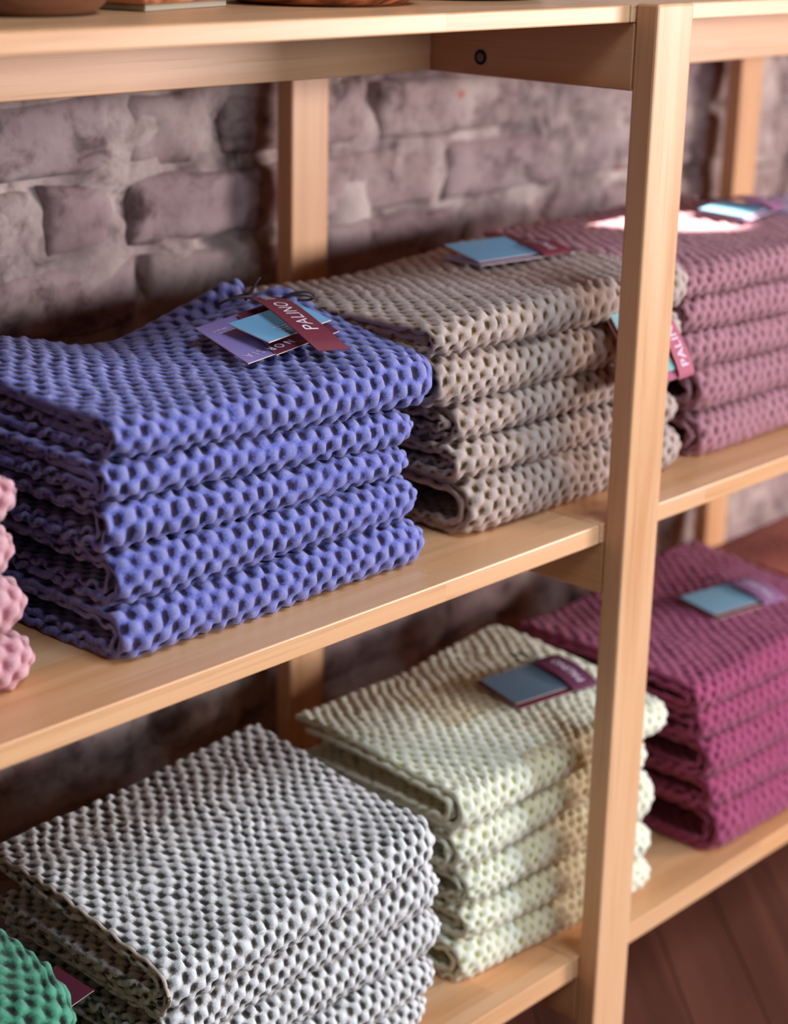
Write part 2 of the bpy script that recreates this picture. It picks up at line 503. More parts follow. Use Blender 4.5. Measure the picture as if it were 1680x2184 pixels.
# ------------------------------------------------------------------ folded waffle towels
PX, QS = 0.0154, 0.0232

def hermite(xk, yk, x):
    """Catmull-Rom style 1-D interpolation along the last axis of yk (knots xk)."""
    xk = np.asarray(xk, float); yk = np.asarray(yk, float)
    mk = np.gradient(yk, xk, axis=-1)
    x = np.clip(x, xk[0], xk[-1])
    i = np.clip(np.searchsorted(xk, x) - 1, 0, len(xk) - 2)
    h = xk[i + 1] - xk[i]
    t = (x - xk[i]) / h
    h00 = 2 * t**3 - 3 * t**2 + 1; h10 = t**3 - 2 * t**2 + t
    h01 = -2 * t**3 + 3 * t**2; h11 = t**3 - t**2
    return h00 * yk[..., i] + h10 * h * mk[..., i] + h01 * yk[..., i + 1] + h11 * h * mk[..., i + 1]

class TopGrid:
    def __init__(self, xk, yk, Z):
        self.xk, self.yk, self.Z = np.array(xk), np.array(yk), np.array(Z)   # Z[ix][iy]
    def __call__(self, X, Y):
        sh = np.broadcast(X, Y).shape
        X = np.broadcast_to(X, sh).ravel(); Y = np.broadcast_to(Y, sh).ravel()
        # sample a fine lattice once, then bilinear
        if not hasattr(self, 'lat'):
            gx = np.linspace(self.xk[0], self.xk[-1], 90); gy = np.linspace(self.yk[0], self.yk[-1], 90)
            A = hermite(self.yk, self.Z, gy)               # ix, gy
            B = hermite(self.xk, A.T, gx).T                # gx, gy
            self.lat = (gx, gy, B)
        gx, gy, B = self.lat
        fx = np.clip((X - gx[0]) / (gx[-1] - gx[0]) * 89, 0, 88.999); fy = np.clip((Y - gy[0]) / (gy[-1] - gy[0]) * 89, 0, 88.999)
        i, j = fx.astype(int), fy.astype(int); u, v = fx - i, fy - j
        r = B[i, j] * (1 - u) * (1 - v) + B[i + 1, j] * u * (1 - v) + B[i, j + 1] * (1 - u) * v + B[i + 1, j + 1] * u * v
        return r.reshape(sh)

def seq(a, b, fine, coarse, dense):
    """sample a..b; dense = list of (lo, hi) intervals sampled with the fine step"""
    out = [a]; x = a
    while x < b - 1e-9:
        st = coarse
        for lo, hi in dense:
            if lo - 1e-9 <= x < hi: st = fine
            elif x < lo < x + coarse: st = min(st, lo - x + 1e-4)
        x = min(b, x + st); out.append(x)
    return np.array(out)

def sheet(name, parent, mat, xs, D, t, amp, yf, zbL, zbR, ztL, ztR, fine, coarse, seed, top=None, isTop=False,
          sq=1.05, endL=0.004, endR=0.012, pitch=1.0, phase=(0, 0), topfine=False, sag=0.0, round_len=0.026, xskew=0.0, yshear=0.0):
    """A layer of cloth folded in a U (fold towards the front): top leaf, fold, bottom leaf."""
    xl, xr = xs[0], xs[-1]
    H0 = 0.5 * ((ztL - zbL) + (ztR - zbR))
    r0 = max((H0 - t) / 2, 0.002)
    La = D - r0; Lc = math.pi * r0 * 0.98; Lb = D - r0
    if topfine:
        dense = [(0, La + Lc + 0.012)]
    else:
        dense = [(La - 0.022, La + Lc + 0.014)]
    S = seq(0, La + Lc + Lb, fine, coarse, dense)
    X, SS = np.meshgrid(xs, S, indexing='ij')
    f = (X - xl) / (xr - xl)
    zb = zbL + (zbR - zbL) * f
    zt = ztL + (ztR - ztL) * f
    eL = np.clip(1 - (X - xl) / round_len, 0, 1) ** 2
    eR = np.clip(1 - (xr - X) / round_len, 0, 1) ** 2
    o = seed * 3.7
    hh = zt - zb
    zt = zt - hh * (0.24 * eR + 0.08 * eL) + 0.0016 * vnoise(X * 14 + o, 0.5, o)
    zb = zb + hh * (0.16 * eR + 0.05 * eL)
    YF = yf + endL * eL + endR * eR + 0.0022 * vnoise(X * 11 + o, 3.3, o) + yshear * f
    r = np.maximum((zt - zb - t) / 2, 0.0012)
    zm = 0.5 * (zt + zb)
    yc = YF + t / 2 + r0 * sq
    yb = yf + D
    ta = np.clip(SS / La, 0, 1)
    th = np.clip((SS - La) / Lc, 0, 1) * math.pi
    tb = np.clip((SS - La - Lc) / Lb, 0, 1)
    Y = np.where(SS < La, yb - (yb - yc) * ta, np.where(SS < La + Lc, yc - (yc - YF - t / 2) * np.sin(th), yc + (yb - yc) * tb))
    Z = zm + r * np.where(SS < La, 1, np.where(SS < La + Lc, np.cos(th), -1))
    # gentle lie of the cloth
    wob = 0.0013 * vnoise(X * 16 + o, Y * 15, o + 2) + 0.0009 * vnoise(X * 34 + o, Y * 30, o + 4)
    Z = Z + wob
    if sag:
        Z = Z - sag * np.clip(1 - (X - xl) / 0.05, 0, 1) ** 2 * np.clip((Y - yf) / 0.1, 0, 1) * np.where(SS < La, 1, 0)
    if top is not None:
        wgt = np.clip((Z - zb) / np.maximum(zt - zb, 1e-4), 0, 1.15)
        Z = Z + (top(X, Y) - (zt)) * (wgt if isTop else wgt)
    XX = X + xskew * (Y - yf) + 0.0016 * vnoise(SS * 22 + o, 1.1, o + 8) * (eL + eR > 0)
    P = np.stack([XX, Y, Z], -1)
    # normals
    ds = np.gradient(P, axis=1); dx = np.gradient(P, axis=0)
    n = np.cross(dx, ds)
    n /= np.linalg.norm(n, axis=-1, keepdims=True) + 1e-12
    # make it point outward (away from the fold's inside): at the top leaf it points up
    k0 = int(np.searchsorted(S, La * 0.5))
    if n[len(xs) // 2, k0, 2] < 0: n = -n
    # waffle
    A = X + 0.0032 * vnoise(X * 30 + o, SS * 30, 1.7) + 0.0018 * vnoise(X * 95 + o, SS * 95, 4.7) + phase[0]
    B = SS + 0.0034 * vnoise(X * 30 + o, SS * 30, 6.1) + 0.0018 * vnoise(X * 95 + o, SS * 95, 8.7) + phase[1] + 0.05 * (X - xl) * 0.3 + np.maximum(0, SS - La + 0.004) * 0.27
    def waf(A, B):
        c = np.cos(2 * math.pi * A / (PX * pitch)) * np.cos(2 * math.pi * B / (QS * pitch))
        am = 1 + 0.55 * vnoise(A * 64 + o, B * 64, 3.3)
        h = np.clip(0.5 + 0.5 * np.sign(c) * np.abs(c) ** np.where(c > 0, 0.72, 1.1) * am, 0, 1.15)
        return h
    h = waf(A, B)
    h_in = waf(A + PX * pitch / 2, B)
    shape = lambda q: np.clip(q, 0, 1.15)
    amp = amp * (1 - 0.36 * np.clip((La - SS) / 0.03, 0, 1))
    fz = 0.0007 * vnoise(X * 330 + o, SS * 330, 5.5)
    out = P + n * (t / 2 + fz + amp * (shape(h) - 0.55))[..., None]
    inn = P - n * (t / 2 + amp * 0.8 * (shape(h_in) - 0.55))[..., None]
    # hem: pinch thickness at the free x ends
    nx, ns = len(xs), len(S)
    V = np.concatenate([out.reshape(-1, 3), inn.reshape(-1, 3)])
    i, j = np.meshgrid(np.arange(nx - 1), np.arange(ns - 1), indexing='ij')
    a = (i * ns + j).ravel()
    Fo = np.stack([a, a + ns, a + ns + 1, a + 1], -1)
    q = nx * ns
    Fi = Fo[:, ::-1] + q
    ea = np.arange(ns - 1)
    E0 = np.stack([ea, ea + 1, ea + 1 + q, ea + q], -1)
    b = (nx - 1) * ns
    E1 = np.stack([b + ea + 1, b + ea, b + ea + q, b + ea + 1 + q], -1)
    xa = np.arange(nx - 1) * ns
    E2 = np.stack([xa + ns, xa, xa + q, xa + ns + q], -1)
    E3 = np.stack([xa + ns - 1, xa + 2 * ns - 1, xa + 2 * ns - 1 + q, xa + ns - 1 + q], -1)
    F = np.concatenate([Fo, Fi, E0, E1, E2, E3]).astype(np.int32)
    # face winding check: top leaf should face up
    v0, v1, v2 = V[Fo[len(Fo) // 4][0]], V[Fo[len(Fo) // 4][1]], V[Fo[len(Fo) // 4][2]]
    kk = (nx // 2) * (ns - 1) + k0
    fq = Fo[kk]
    if np.cross(V[fq[1]] - V[fq[0]], V[fq[2]] - V[fq[0]])[2] < 0:
        F = F[:, ::-1]
    org = np.array([0.5 * (xl + xr), yf, zbL])
    me = bpy.data.meshes.new(name)
    me.vertices.add(len(V)); me.vertices.foreach_set('co', (V - org).astype(np.float32).ravel())
    me.loops.add(len(F) * 4); me.loops.foreach_set('vertex_index', np.ascontiguousarray(F).ravel())
    me.polygons.add(len(F)); me.polygons.foreach_set('loop_start', np.arange(len(F), dtype=np.int32) * 4)
    me.update(calc_edges=True)
    smooth(me)
    att = me.attributes.new('cloth', 'FLOAT_VECTOR', 'POINT')
    cl = np.concatenate([np.stack([X, SS, h], -1).reshape(-1, 3), np.stack([X, SS, h_in], -1).reshape(-1, 3)])
    att.data.foreach_set('vector', cl.astype(np.float32).ravel())
    ob = link_mesh(name, me, mat, parent, tuple(org))
    return ob, (out, S, La)

ORD5 = ['bottom towel', 'fourth towel from the top', 'middle towel', 'second towel from the top', 'topmost towel']

def make_stack(labels, group, mat, xl, xr, yf, D, zL, zR, top, fine, coarse, seed, topfine=True, pitch=1.0, tl=0.0060, amp=0.0042,
               endR=0.012, endL=0.004, lower=True, yshear=0.0, top_gap=0.0):
    n = len(zL) - 1
    for k in range(n):
        isTop = k == n - 1
        root = empty('folded_towel', (0.5 * (xl[k] + xr[k]), yf[k] + D / 2, min(zL[k], zR[k])))
        tag(root, labels[k], 'towel', group)
        fk = fine if (lower or isTop) else coarse
        xs = np.linspace(xl[k], xr[k], int((xr[k] - xl[k]) / fk) + 2)
        g = 0.0004
        tg = top if isTop else None
        ob_, dat_ = sheet('outer_fold', root, mat, xs, D, tl, amp, yf[k], zL[k] + g, zR[k] + g, zL[k + 1] - g, zR[k + 1] - g, fk, coarse, seed + k,
              top=tg, isTop=isTop, topfine=topfine and isTop, pitch=pitch, phase=(0.004 * k, 0.006 * k), endR=endR, endL=endL, yshear=yshear)
        # inner leaves: dense only where they show at the left end
        H = 0.5 * (zL[k + 1] - zL[k] + zR[k + 1] - zR[k])
        tin = tl * 0.86
        dl = 0.005 + 0.004 * random.random()
        xi = seq(xl[k] + random.uniform(-0.004, 0.006), xr[k] - 0.010, fk, 0.012, [(xl[k] - 0.01, xl[k] + 0.035)])
        if H - 2 * tl > 2.05 * tin:
            lo = tl + 0.0012; hi = tl + 0.0012 + (top_gap if isTop else 0)
            tgi = None
            if top is not None and isTop:
                off = hi
                tgi = (lambda X, Y, off=off: top(X, Y) - off)
            sheet('inner_fold', root, mat, xi, D - 0.022 - dl, tin, amp * 0.85, yf[k] + tl + dl, zL[k] + lo, zR[k] + lo, zL[k + 1] - hi, zR[k + 1] - hi,
                  max(fk, 0.0026), coarse, seed + k + 50, top=tgi, isTop=isTop, pitch=pitch, endR=endR, endL=0.001, sag=0.0, yshear=yshear)

    return root, dat_

def five(color, extra_top='', place=''):
    base = f'{color} waffle towel'
    return [f'{base}, lowest of the five in its stack{place}',
            f'{base}, fourth from the top of its stack{place}',
            f'{base}, third from the top of its stack{place}',
            f'{base}, second from the top of its stack{place}',
            f'{base}, topmost of its stack{place}{extra_top}']

# --- periwinkle blue
top_blue = TopGrid([-.486, -.43, -.38, -.335, -.30, -.26, -.215, -.178], [.05, .11, .17, .205, .232, .258, .285, .30],
    [[.172, .174, .178, .181, .183, .184, .184, .184],
     [.170, .171, .174, .177, .179, .180, .181, .181],
     [.169, .169, .169, .170, .171, .171, .171, .171],
     [.168, .168, .166, .164, .162, .160, .158, .157],
     [.167, .168, .168, .167, .165, .160, .156, .153],
     [.166, .170, .173, .174, .174, .166, .167, .157],
     [.165, .172, .178, .182, .186, .170, .181, .166],
     [.162, .170, .180, .189, .198, .174, .194, .172]])
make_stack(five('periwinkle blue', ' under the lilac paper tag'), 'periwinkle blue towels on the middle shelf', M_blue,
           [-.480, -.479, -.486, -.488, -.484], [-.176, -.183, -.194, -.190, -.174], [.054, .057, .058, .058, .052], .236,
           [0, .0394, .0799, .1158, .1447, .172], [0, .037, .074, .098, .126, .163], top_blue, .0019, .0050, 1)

# --- taupe
top_brown = TopGrid([-.18, -.12, -.03, .06, .13, .18], [.05, .11, .17, .22, .26, .30],
    [[.183, .182, .182, .182, .181, .178],
     [.188, .186, .184, .182, .178, .174],
     [.192, .188, .184, .180, .175, .171],
     [.193, .189, .184, .181, .180, .178],
     [.191, .189, .186, .185, .186, .185],
     [.188, .188, .187, .186, .186, .184]])
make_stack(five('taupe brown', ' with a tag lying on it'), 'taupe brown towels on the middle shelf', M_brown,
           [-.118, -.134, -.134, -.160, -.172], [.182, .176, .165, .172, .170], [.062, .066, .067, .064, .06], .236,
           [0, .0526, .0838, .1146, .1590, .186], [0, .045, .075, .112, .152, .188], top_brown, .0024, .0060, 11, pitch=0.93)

# --- dusty mauve
top_mauve = TopGrid([.14, .22, .30, .40, .50], [.05, .11, .17, .23, .30],
    [[.176, .186, .189, .191, .190], [.182, .188, .190, .191, .190], [.184, .187, .189, .190, .190], [.184, .187, .190, .192, .192], [.182, .186, .190, .194, .196]])
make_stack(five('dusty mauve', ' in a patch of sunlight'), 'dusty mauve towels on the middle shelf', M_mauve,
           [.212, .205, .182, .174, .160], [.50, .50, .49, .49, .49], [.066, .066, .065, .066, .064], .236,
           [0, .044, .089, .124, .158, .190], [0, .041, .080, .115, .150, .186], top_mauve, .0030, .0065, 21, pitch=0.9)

# --- lilac beyond
top_lilac = TopGrid([.53, .62, .72, .84], [.05, .12, .2, .3], [[.170, .176, .180, .180]] * 4)
make_stack(five('pale lilac', '', ' at the right edge'), 'pale lilac towels on the middle shelf', M_lilac,
           [.560] * 5, [.735] * 5, [.07, .068, .07, .069, .07], .205,
           [0, .035, .070, .105, .140, .176], [0, .035, .070, .105, .140, .176], top_lilac, .0052, .008, 31, topfine=True)

# --- rose pink at the left
top_pink = TopGrid([-.78, -.70, -.62, -.548], [.07, .12, .2, .31], [[.188, .19, .19, .19]] * 3 + [[.180, .184, .186, .186]])
make_stack(five('rose pink', '', ' at the left edge'), 'rose pink towels on the middle shelf', M_pink,
           [-.76] * 5, [-.532, -.534, -.541, -.538, -.551], [.074, .076, .077, .077, .078], .22,
           [0, .0368, .0743, .1143, .1446, .186], [0, .0368, .0743, .1143, .1446, .184], top_pink, .0022, .006, 41, endR=0.016)

# --- white and grey
top_grey = TopGrid([-.468, -.40, -.32, -.24, -.17], [.03, .08, .14, .20, .26],
    [[-.236, -.229, -.221, -.216, -.214], [-.232, -.227, -.221, -.217, -.214], [-.229, -.225, -.220, -.216, -.211], [-.226, -.222, -.217, -.211, -.204], [-.222, -.220, -.216, -.209, -.199]])
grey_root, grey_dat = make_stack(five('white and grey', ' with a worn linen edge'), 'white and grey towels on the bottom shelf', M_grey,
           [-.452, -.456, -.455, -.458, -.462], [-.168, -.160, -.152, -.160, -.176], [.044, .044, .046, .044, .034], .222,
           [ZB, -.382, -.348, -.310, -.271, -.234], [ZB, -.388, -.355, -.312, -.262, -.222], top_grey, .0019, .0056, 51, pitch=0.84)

# --- pale lime check
top_yel = TopGrid([-.135, -.08, 0, .08, .15], [.03, .08, .14, .19, .22, .25],
    [[-.224, -.217, -.212, -.208, -.207, -.208], [-.222, -.217, -.212, -.209, -.209, -.210], [-.219, -.216, -.212, -.210, -.210, -.212], [-.217, -.214, -.209, -.206, -.205, -.205], [-.217, -.213, -.206, -.200, -.197, -.196]])
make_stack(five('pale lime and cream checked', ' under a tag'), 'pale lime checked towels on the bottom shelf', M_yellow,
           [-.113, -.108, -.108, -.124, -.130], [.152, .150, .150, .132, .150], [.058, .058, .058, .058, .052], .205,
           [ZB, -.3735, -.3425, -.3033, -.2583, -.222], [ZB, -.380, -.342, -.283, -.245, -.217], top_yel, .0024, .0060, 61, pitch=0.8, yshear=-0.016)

# --- magenta
top_mag = TopGrid([.17, .25, .34, .42, .50], [.02, .08, .14, .2, .26],
    [[-.216, -.208, -.206, -.205, -.207], [-.212, -.208, -.208, -.210, -.212], [-.210, -.207, -.207, -.208, -.206], [-.209, -.206, -.204, -.200, -.192], [-.210, -.208, -.206, -.200, -.190]])
make_stack(five('magenta', ' with a pale blue tag on it'), 'magenta towels on the bottom shelf', M_magenta,
           [.243, .225, .214, .198, .186], [.50] * 5, [.030, .030, .030, .032, .030], .225,
           [ZB, -.3583, -.3218, -.2767, -.2431, -.212], [ZB, -.374, -.331, -.287, -.248, -.210], top_mag, .0030, .0065, 71, pitch=0.9)

# --- rust beyond
top_rust = TopGrid([.53, .62, .72, .84], [.05, .12, .2, .3], [[-.232, -.228, -.224, -.220]] * 4)
make_stack(five('rust orange', '', ' at the right edge'), 'rust orange towels on the bottom shelf', M_rust,
           [.552] * 5, [.735] * 5, [.05, .052, .05, .052, .05], .22,
           [ZB, -.378, -.341, -.304, -.267, -.228], [ZB, -.378, -.341, -.304, -.267, -.228], top_rust, .0052, .008, 81)

# --- green at the bottom left
top_green = TopGrid([-.76, -.68, -.60, -.52], [.04, .10, .18, .27], [[-.220, -.212, -.208, -.207]] * 3 + [[-.238, -.224, -.216, -.213]])
make_stack(five('emerald green', '', ' in the lower left corner'), 'emerald green towels on the bottom shelf', M_green,
           [-.755] * 5, [-.54, -.54, -.54, -.537, -.524], [.05, .05, .05, .05, .046], .22,
           [ZB, -.376, -.337, -.298, -.258, -.212], [ZB, -.376, -.337, -.300, -.272, -.222], top_green, .0022, .0065, 91, endR=0.03, lower=False)


# ------------------------------------------------------------------ paper tags
def planar(quad):
    q = [Vector(p) for p in quad]
    n = (q[2] - q[0]).cross(q[3] - q[1]).normalized()
    c = sum(q, Vector()) / 4
    return [p - n * (p - c).dot(n) for p in q]

def slab(name, quad, th, mat, parent, edge=None):
    q = planar(quad)
    nrm = (q[1] - q[0]).cross(q[2] - q[0]).normalized()
    if nrm.z < 0: nrm = -nrm; q = q[::-1]
    c = sum(q, Vector()) / 4
    V = [tuple(p - c) for p in q] + [tuple(p - c + nrm * th) for p in q]
    F = [(3, 2, 1, 0), (4, 5, 6, 7)] + [(i, (i + 1) % 4, (i + 1) % 4 + 4, i + 4) for i in range(4)]
    me = bpy.data.meshes.new(name)
    me.from_pydata(V, [], F)
    me.materials.append(mat)
    if edge is not None:
        me.materials.append(edge)
        for p in me.polygons[2:]: p.material_index = 1
    return link_mesh(name, me, None, parent, c), nrm

def tube(name, pts, r, mat, parent, seg=8, sub=6):
    P = [Vector(p) for p in pts]
    path = []
    for i in range(len(P) - 1):
        p0 = P[max(i - 1, 0)]; p1 = P[i]; p2 = P[i + 1]; p3 = P[min(i + 2, len(P) - 1)]
        for k in range(sub):
            t = k / sub
            path.append(0.5 * ((2 * p1) + (-p0 + p2) * t + (2 * p0 - 5 * p1 + 4 * p2 - p3) * t * t + (-p0 + 3 * p1 - 3 * p2 + p3) * t ** 3))
    path.append(P[-1])
    c = path[0].copy()
    V, F = [], []
    for i, p in enumerate(path):
        d = (path[min(i + 1, len(path) - 1)] - path[max(i - 1, 0)]).normalized()
        a = d.cross(Vector((0.13, 0.2, 1))).normalized(); b = d.cross(a)
        for k in range(seg):
            t = 2 * math.pi * k / seg
            V.append(tuple(p - c + (a * math.cos(t) + b * math.sin(t)) * r))
    for i in range(len(path) - 1):
        for k in range(seg):
            k2 = (k + 1) % seg
            F.append((i * seg + k, i * seg + k2, (i + 1) * seg + k2, (i + 1) * seg + k))
    F.append(tuple(range(seg - 1, -1, -1))); F.append(tuple((len(path) - 1) * seg + k for k in range(seg)))
    me = bpy.data.meshes.new(name); me.from_pydata(V, [], F); smooth(me)
    return link_mesh(name, me, mat, parent, c)

def ribbon(name, pts, width_dirs, width, th, mat, parent, sub=10):
    """strip along pts; width_dirs = one vector per point"""
    P = [Vector(p) for p in pts]; Wd = [Vector(w).normalized() for w in width_dirs]
    path, wds = [], []
    for i in range(len(P) - 1):
        p0 = P[max(i - 1, 0)]; p1 = P[i]; p2 = P[i + 1]; p3 = P[min(i + 2, len(P) - 1)]
        for k in range(sub):
            t = k / sub
            path.append(0.5 * ((2 * p1) + (-p0 + p2) * t + (2 * p0 - 5 * p1 + 4 * p2 - p3) * t * t + (-p0 + 3 * p1 - 3 * p2 + p3) * t ** 3))
            wds.append(Wd[i].lerp(Wd[i + 1], t).normalized())
    path.append(P[-1]); wds.append(Wd[-1])
    c = path[0].copy()
    V, F = [], []
    nrm = []
    for i, p in enumerate(path):
        d = (path[min(i + 1, len(path) - 1)] - path[max(i - 1, 0)]).normalized()
        n = d.cross(wds[i]).normalized()
        if n.z < 0: n = -n
        nrm.append(n)
        for s, q in ((-1, 0), (1, 0), (1, 1), (-1, 1)):
            V.append(tuple(p - c + wds[i] * (s * width / 2) + n * (th * q)))
    for i in range(len(path) - 1):
        for k in range(4):
            k2 = (k + 1) % 4
            F.append((i * 4 + k, i * 4 + k2, i * 4 + 4 + k2, i * 4 + 4 + k))
    F.append((3, 2, 1, 0)); e = (len(path) - 1) * 4; F.append((e, e + 1, e + 2, e + 3))
    me = bpy.data.meshes.new(name); me.from_pydata(V, [], F)
    bm = bmesh.new(); bm.from_mesh(me); bmesh.ops.recalc_face_normals(bm, faces=bm.faces); bm.to_mesh(me); bm.free()
    o = link_mesh(name, me, mat, parent, c)
    # arc-length lookup for lettering
    L = [0]
    for i in range(1, len(path)): L.append(L[-1] + (path[i] - path[i - 1]).length)
    def at(s, w, lift):
        s = min(max(s, 0), L[-1])
        i = min(max(int(np.searchsorted(L, s)) - 1, 0), len(path) - 2)
        t = (s - L[i]) / max(L[i + 1] - L[i], 1e-9)
        return path[i].lerp(path[i + 1], t) + wds[i].lerp(wds[i + 1], t) * w + nrm[i].lerp(nrm[i + 1], t) * (th + lift)
    return o, at, L[-1]

def text_mesh(body, size, spacing=1.0):
    cu = bpy.data.curves.new('lettering', 'FONT')
    cu.body = body; cu.size = size; cu.space_character = spacing
    cu.extrude = 0.0; cu.resolution_u = 3
    o = bpy.data.objects.new('lettering', cu); COL.objects.link(o)
    dg = bpy.context.evaluated_depsgraph_get(); dg.update()
    me = bpy.data.meshes.new_from_object(o.evaluated_get(dg))
    bpy.data.objects.remove(o, do_unlink=True); bpy.data.curves.remove(cu)
    bm = bmesh.new(); bm.from_mesh(me)
    bmesh.ops.subdivide_edges(bm, edges=[e for e in bm.edges if e.calc_length() > size * 0.3], cuts=2)
    bm.to_mesh(me); bm.free()
    return me

def lettering(name, body, size, spacing, mapper, parent, mat):
    me = text_mesh(body, size, spacing)
    co = [v.co.copy() for v in me.vertices]
    pts = [mapper(p.x, p.y) for p in co]
    c = sum(pts, Vector()) / len(pts)
    for v, p in zip(me.vertices, pts): v.co = p - c
    me.materials.clear()
    return link_mesh(name, me, mat, parent, c)

def quad_mapper(q, u0, v0, du, dv, lift):
    """text x runs along du, y along dv in the card's own metric; q[0] is the origin corner"""
    q = planar(q)
    ex = (q[1] - q[0]).normalized(); n = (q[1] - q[0]).cross(q[3] - q[0]).normalized()
    if n.z < 0: n = -n
    ey = n.cross(ex)
    if ey.dot(q[3] - q[0]) < 0: ey = -ey
    def f(x, y):
        return q[0] + ex * (u0 + du[0] * x + dv[0] * y) + ey * (v0 + du[1] * x + dv[1] * y) + n * lift
    return f

def dashes(name, q, rows, u0, v0, pitch, lengths, parent, lift):
    """rows of tiny illegible print as short bars"""
    f = quad_mapper(q, u0, v0, (1, 0), (0, 1), lift)
    V, F = [], []
    rg = random.Random(len(rows_key(q)))
    for r in range(rows):
        x = 0
        while x < lengths[r]:
            w = rg.uniform(.0025, .006)
            b = len(V)
            for (a, c) in ((x, 0), (x + w, 0), (x + w, .0011), (x, .0011)):
                V.append(f(a, c + r * pitch))
            F.append((b, b + 1, b + 2, b + 3))
            x += w + .0012
    c = sum(V, Vector()) / len(V)
    me = bpy.data.meshes.new(name); me.from_pydata([tuple(v - c) for v in V], [], F)
    return link_mesh(name, me, M_print, parent, c)
def rows_key(q): return str(q)[:9]

# ---- the lilac tag set on the blue towels
tb = empty('paper_tag', (-.26, .15, .176))
tag(tb, 'lilac and light blue paper tags under a burgundy ribbon on the blue towels', 'tag')
qp = [(-.322, .108, .1755), (-.219, .119, .1785), (-.200, .202, .1900), (-.299, .192, .1800)]
slab('lilac_card', qp, .0008, M_cardp, tb, M_cardedge)
qm = [(-.296, .106, .1775), (-.222, .116, .1800), (-.204, .196, .1915), (-.258, .190, .1862)]
slab('burgundy_card', qm, .0007, M_cardm, tb, M_cardedge)
qb = [(-.2975, .1125, .1862), (-.2160, .1310, .1842), (-.2060, .1800, .1925), (-.2930, .1620, .1875)]
slab('light_blue_card', qb, .0009, M_cardb, tb, M_cardedge)
rp = [(-.2545, .0885, .1765), (-.2585, .097, .1835), (-.2570, .115, .1905), (-.2500, .140, .1955), (-.2405, .165, .1975), (-.2320, .188, .1965), (-.2260, .205, .1930)]
rb, rat, rlen = ribbon('ribbon', rp, [(-.94, .28, .06)] * len(rp), .027, .0007, M_ribbon, tb)
lettering('ribbon_lettering', 'PALINO  W', .0165, 1.05, lambda x, y: rat(.024 + x, y - .0062, .0003), rb, M_print)
# upside-down capitals along the front edge of the cards
def card_letters(q, items, lift, u_shift=0.0):
    for ch, u in items:
        cm = quad_mapper(q, u - u_shift, .0135, (-1, 0), (0, -1), lift)
        lettering('card_letter', ch, .0105, 1.0, cm, tb, M_print)
card_letters(qp, (('A', .0155), ('I', .0205), ('S', .0275)), .0012)
card_letters(qm, (('R', .0090), ('O', .0195), ('N', .0310)), .0012)
dashes('small_print', [Vector(p) for p in qb], 3, .030, .008, .0042, (.030, .034, .026), tb, .0013)
dashes('small_print', [Vector(p) for p in qp], 2, .034, .058, .006, (.018, .014), tb, .0010)
tube('string', [(-.262, .206, .190), (-.268, .198, .196), (-.262, .188, .201), (-.252, .184, .2015), (-.244, .190, .200), (-.238, .200, .199), (-.243, .210, .195)], .0011, M_string, tb)
tube('string', [(-.236, .205, .193), (-.232, .198, .206), (-.226, .199, .210), (-.224, .206, .204), (-.222, .214, .194)], .0010, M_string, tb)
tube('string', [(-.214, .184, .192), (-.218, .176, .199), (-.210, .166, .202), (-.202, .164, .199), (-.199, .170, .194), (-.206, .178, .193)], .0011, M_string, tb)
tube('string', [(-.222, .186, .193), (-.220, .174, .199), (-.212, .161, .200), (-.203, .158, .196)], .0009, M_string, tb)

# ---- raw linen edge of the top grey towel
_o, _S, _La = grey_dat
ep = [Vector(_o[0, j]) + Vector((-.0006, 0, -.0016)) for j in range(0, _o.shape[1], 3) if _S[j] < _La + 0.045]
tube('linen_edge', ep, .0016, M_hem, grey_root, seg=6, sub=2)

# ---- generic tag set: ribbon card, border card and pale card
def tag_set(name, label, o, ex, ey, n, ln, wd, colors, letters=None, rib=True, pin=False, tilt=0.0):
    """o = front-left corner, ex/ey = unit directions of the card's length and width"""
    o = Vector(o); ex = Vector(ex).normalized(); n = Vector(n).normalized(); ey = n.cross(ex).normalized()
    root = empty(name, o)
    tag(root, label, 'tag', 'paper tags')
    def q(u0, u1, v0, v1, lift, lift2=None):
        l2 = lift if lift2 is None else lift2
        return [o + ex * u0 + ey * v0 + n * lift, o + ex * u1 + ey * v0 + n * lift, o + ex * u1 + ey * v1 + n * l2, o + ex * u0 + ey * v1 + n * l2]
    slab('border_card', q(0, ln, 0, wd, 0), .0008, colors[0], root, M_cardedge)
    slab('pale_card', q(ln * .02, ln * .66, wd * .10, wd * .92, .0022, .0022 + tilt), .0008, colors[1], root, M_cardedge)
    if rib:
        u = ln * .80
        pts = [o + ex * u + ey * (wd * v) + n * h for v, h in ((-.02, .0005), (.06, .004), (.3, .0075), (.55, .0085), (.8, .0075), (1.02, .003))]
        r_, at, L = ribbon('ribbon', [tuple(p) for p in pts], [tuple(ex)] * len(pts), ln * .30, .0007, colors[2], root)
        lettering('ribbon_lettering', letters or 'PALINO', wd * .19, 1.0, lambda x, y: at(wd * .12 + x, -(y - wd * .07), .0003), r_, M_print)
    e = o + ex * ln * .62 + ey * wd
    tube('string', [tuple(e + n * .003), tuple(e + ey * .012 + n * .008 - ex * .006), tuple(e + ey * .020 + n * .004), tuple(e + ey * .012 + n * .006 + ex * .010), tuple(e + n * .006 + ex * .008)], .001, M_string, root)
    return root

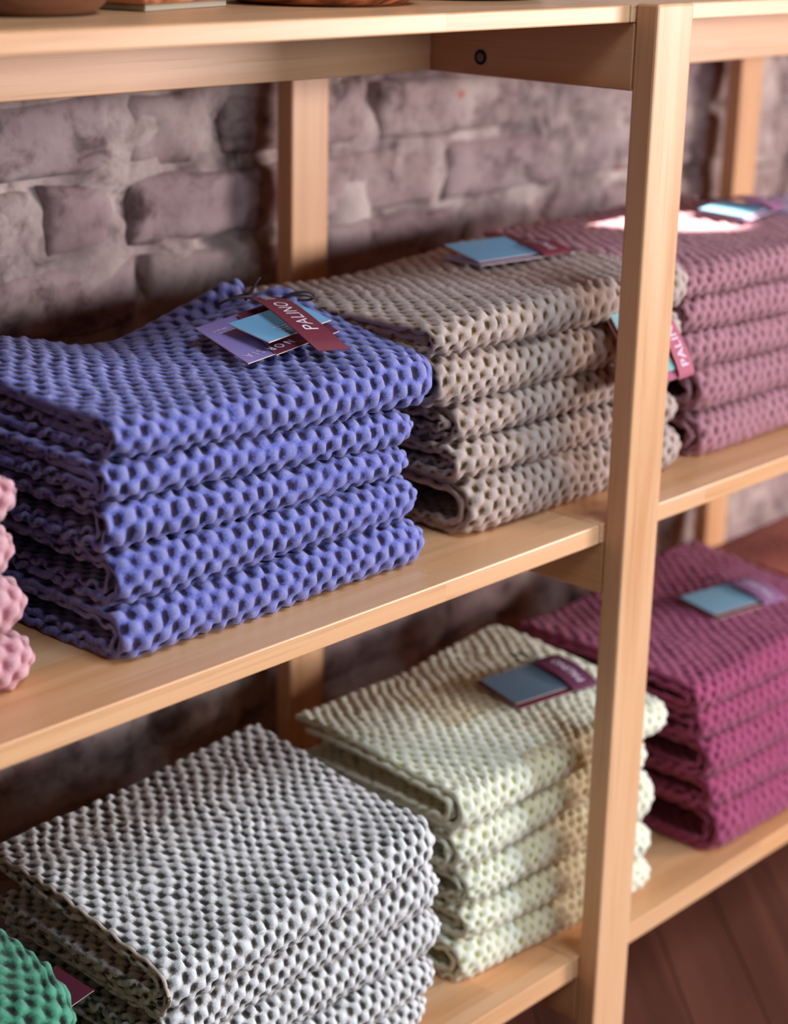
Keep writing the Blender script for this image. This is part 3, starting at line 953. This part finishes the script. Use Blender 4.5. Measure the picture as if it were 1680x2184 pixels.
tag_set('paper_tag', 'pale blue paper tag with a rose ribbon on the taupe towels', (.036, .196, .1870), (.98, -.20, .02), None, (0, 0.06, 1), .108, .062,
        (M_cardp, M_cardb, M_ribbon), tilt=.010)
tag_set('paper_tag', 'dark blue-grey paper tag with a burgundy ribbon on the pale lime towels', (.0195, .118, -.2085), (.985, -.17, .015), None, (-.02, -.06, 1), .102, .064,
        (M_cardm, plain('slate_card', lin(92, 112, 128), .6), plain('plum_ribbon', lin(96, 44, 70), .7)), tilt=.002)
tag_set('paper_tag', 'slate blue paper tag with a mauve ribbon on the magenta towels', (.333, .112, -.2050), (.985, -.17, .0), None, (0, -.03, 1), .108, .062,
        (M_cardm, plain('teal_card', lin(120, 156, 172), .6), plain('mauve_ribbon', lin(140, 96, 130), .7)), tilt=.002)
tag_set('paper_tag', 'blue paper tag with a pink ribbon on the sunlit mauve towels', (.392, .150, .1945), (.97, .2, .01), None, (0, 0, 1), .10, .06,
        (M_cardp, plain('dusty_blue_card', lin(104, 150, 172), .6), plain('violet_ribbon', lin(150, 92, 130), .7)), tilt=.003)
# tag hanging out over the front of the taupe stack, behind the post
hA, hB, hC = Vector((.014, .066, .157)), Vector((.050, .0245, .1055)), Vector((.123, .0245, .1085))
hx = hC - hB; hy = hA - hB
ht = tag_set('paper_tag', 'pink-edged teal paper tag hanging from the taupe stack behind the post', hB, hx, None, hx.cross(hy), hx.length, hy.length,
        (plain('rose_card', lin(176, 96, 112), .6), plain('sea_card', lin(136, 176, 176), .6), plain('rose_ribbon', lin(178, 92, 108), .7)), tilt=.0015)
# burgundy tag tucked under the green towel
gt = empty('paper_tag', (-.50, .10, -.2535))
tag(gt, 'dark burgundy paper tag poking out beneath the green towel', 'tag', 'paper tags')
slab('burgundy_card', [(-.545, .085, -.262), (-.4955, .0835, -.2515), (-.4955, .128, -.2515), (-.545, .130, -.262)], .0008, M_cardm, gt, M_cardedge)

# ------------------------------------------------------------------ walnut ware on the top shelf
zt = ZTOP
b1 = lathe('wooden_bowl', [(0, .003), (.040, .003), (.044, 0), (.050, .0015), (.056, .007), (.060, .018), (.061, .05), (.058, .052), (.055, .03), (.048, .014), (.0, .010)], M_walnut, None, (-.478, .152, zt + .0002), None, 56)
tag(b1, 'dark walnut bowl with a rounded foot at the left of the top shelf', 'bowl')
bx = empty('wooden_box', (-.36, .17, zt))
tag(bx, 'walnut box with swirling grain and a pale felt base on the top shelf', 'box')
ang = math.radians(15)
me = box_mesh('box_body', (.104, .085, .06), .003, 2)
co = Vector((-.402, .1165, zt)); ex = Vector((math.cos(ang), math.sin(ang), 0)); ey = Vector((-math.sin(ang), math.cos(ang), 0))
ctr = co + ex * .052 + ey * .0425
link_mesh('box_body', me, M_walnut2, bx, ctr + Vector((0, 0, .0345)), (0, 0, ang))
link_mesh('felt_base', box_mesh('felt_base', (.096, .078, .0042), .0006, 1), M_felt, bx, ctr + Vector((0, 0, .0023)), (0, 0, ang))
b2 = lathe('wooden_bowl', [(0, 0), (.056, 0), (.066, .0018), (.076, .008), (.083, .020), (.086, .05), (.083, .051), (.078, .022), (.07, .012), (.05, .007), (0, .006)], M_walnut2, None, (-.208, .156, zt + .0002), None, 64)
tag(b2, 'round walnut bowl with orange laminated stripes on the top shelf', 'bowl')
b3 = lathe('wooden_tray', [(0, 0), (.056, 0), (.062, .002), (.068, .009), (.070, .022), (.067, .023), (.063, .012), (.055, .005), (0, .004)], plain('black_stain', lin(24, 18, 16), .5), None, (-.048, .160, zt + .0002), None, 56)
tag(b3, 'black shallow round tray on the top shelf near the post', 'tray')
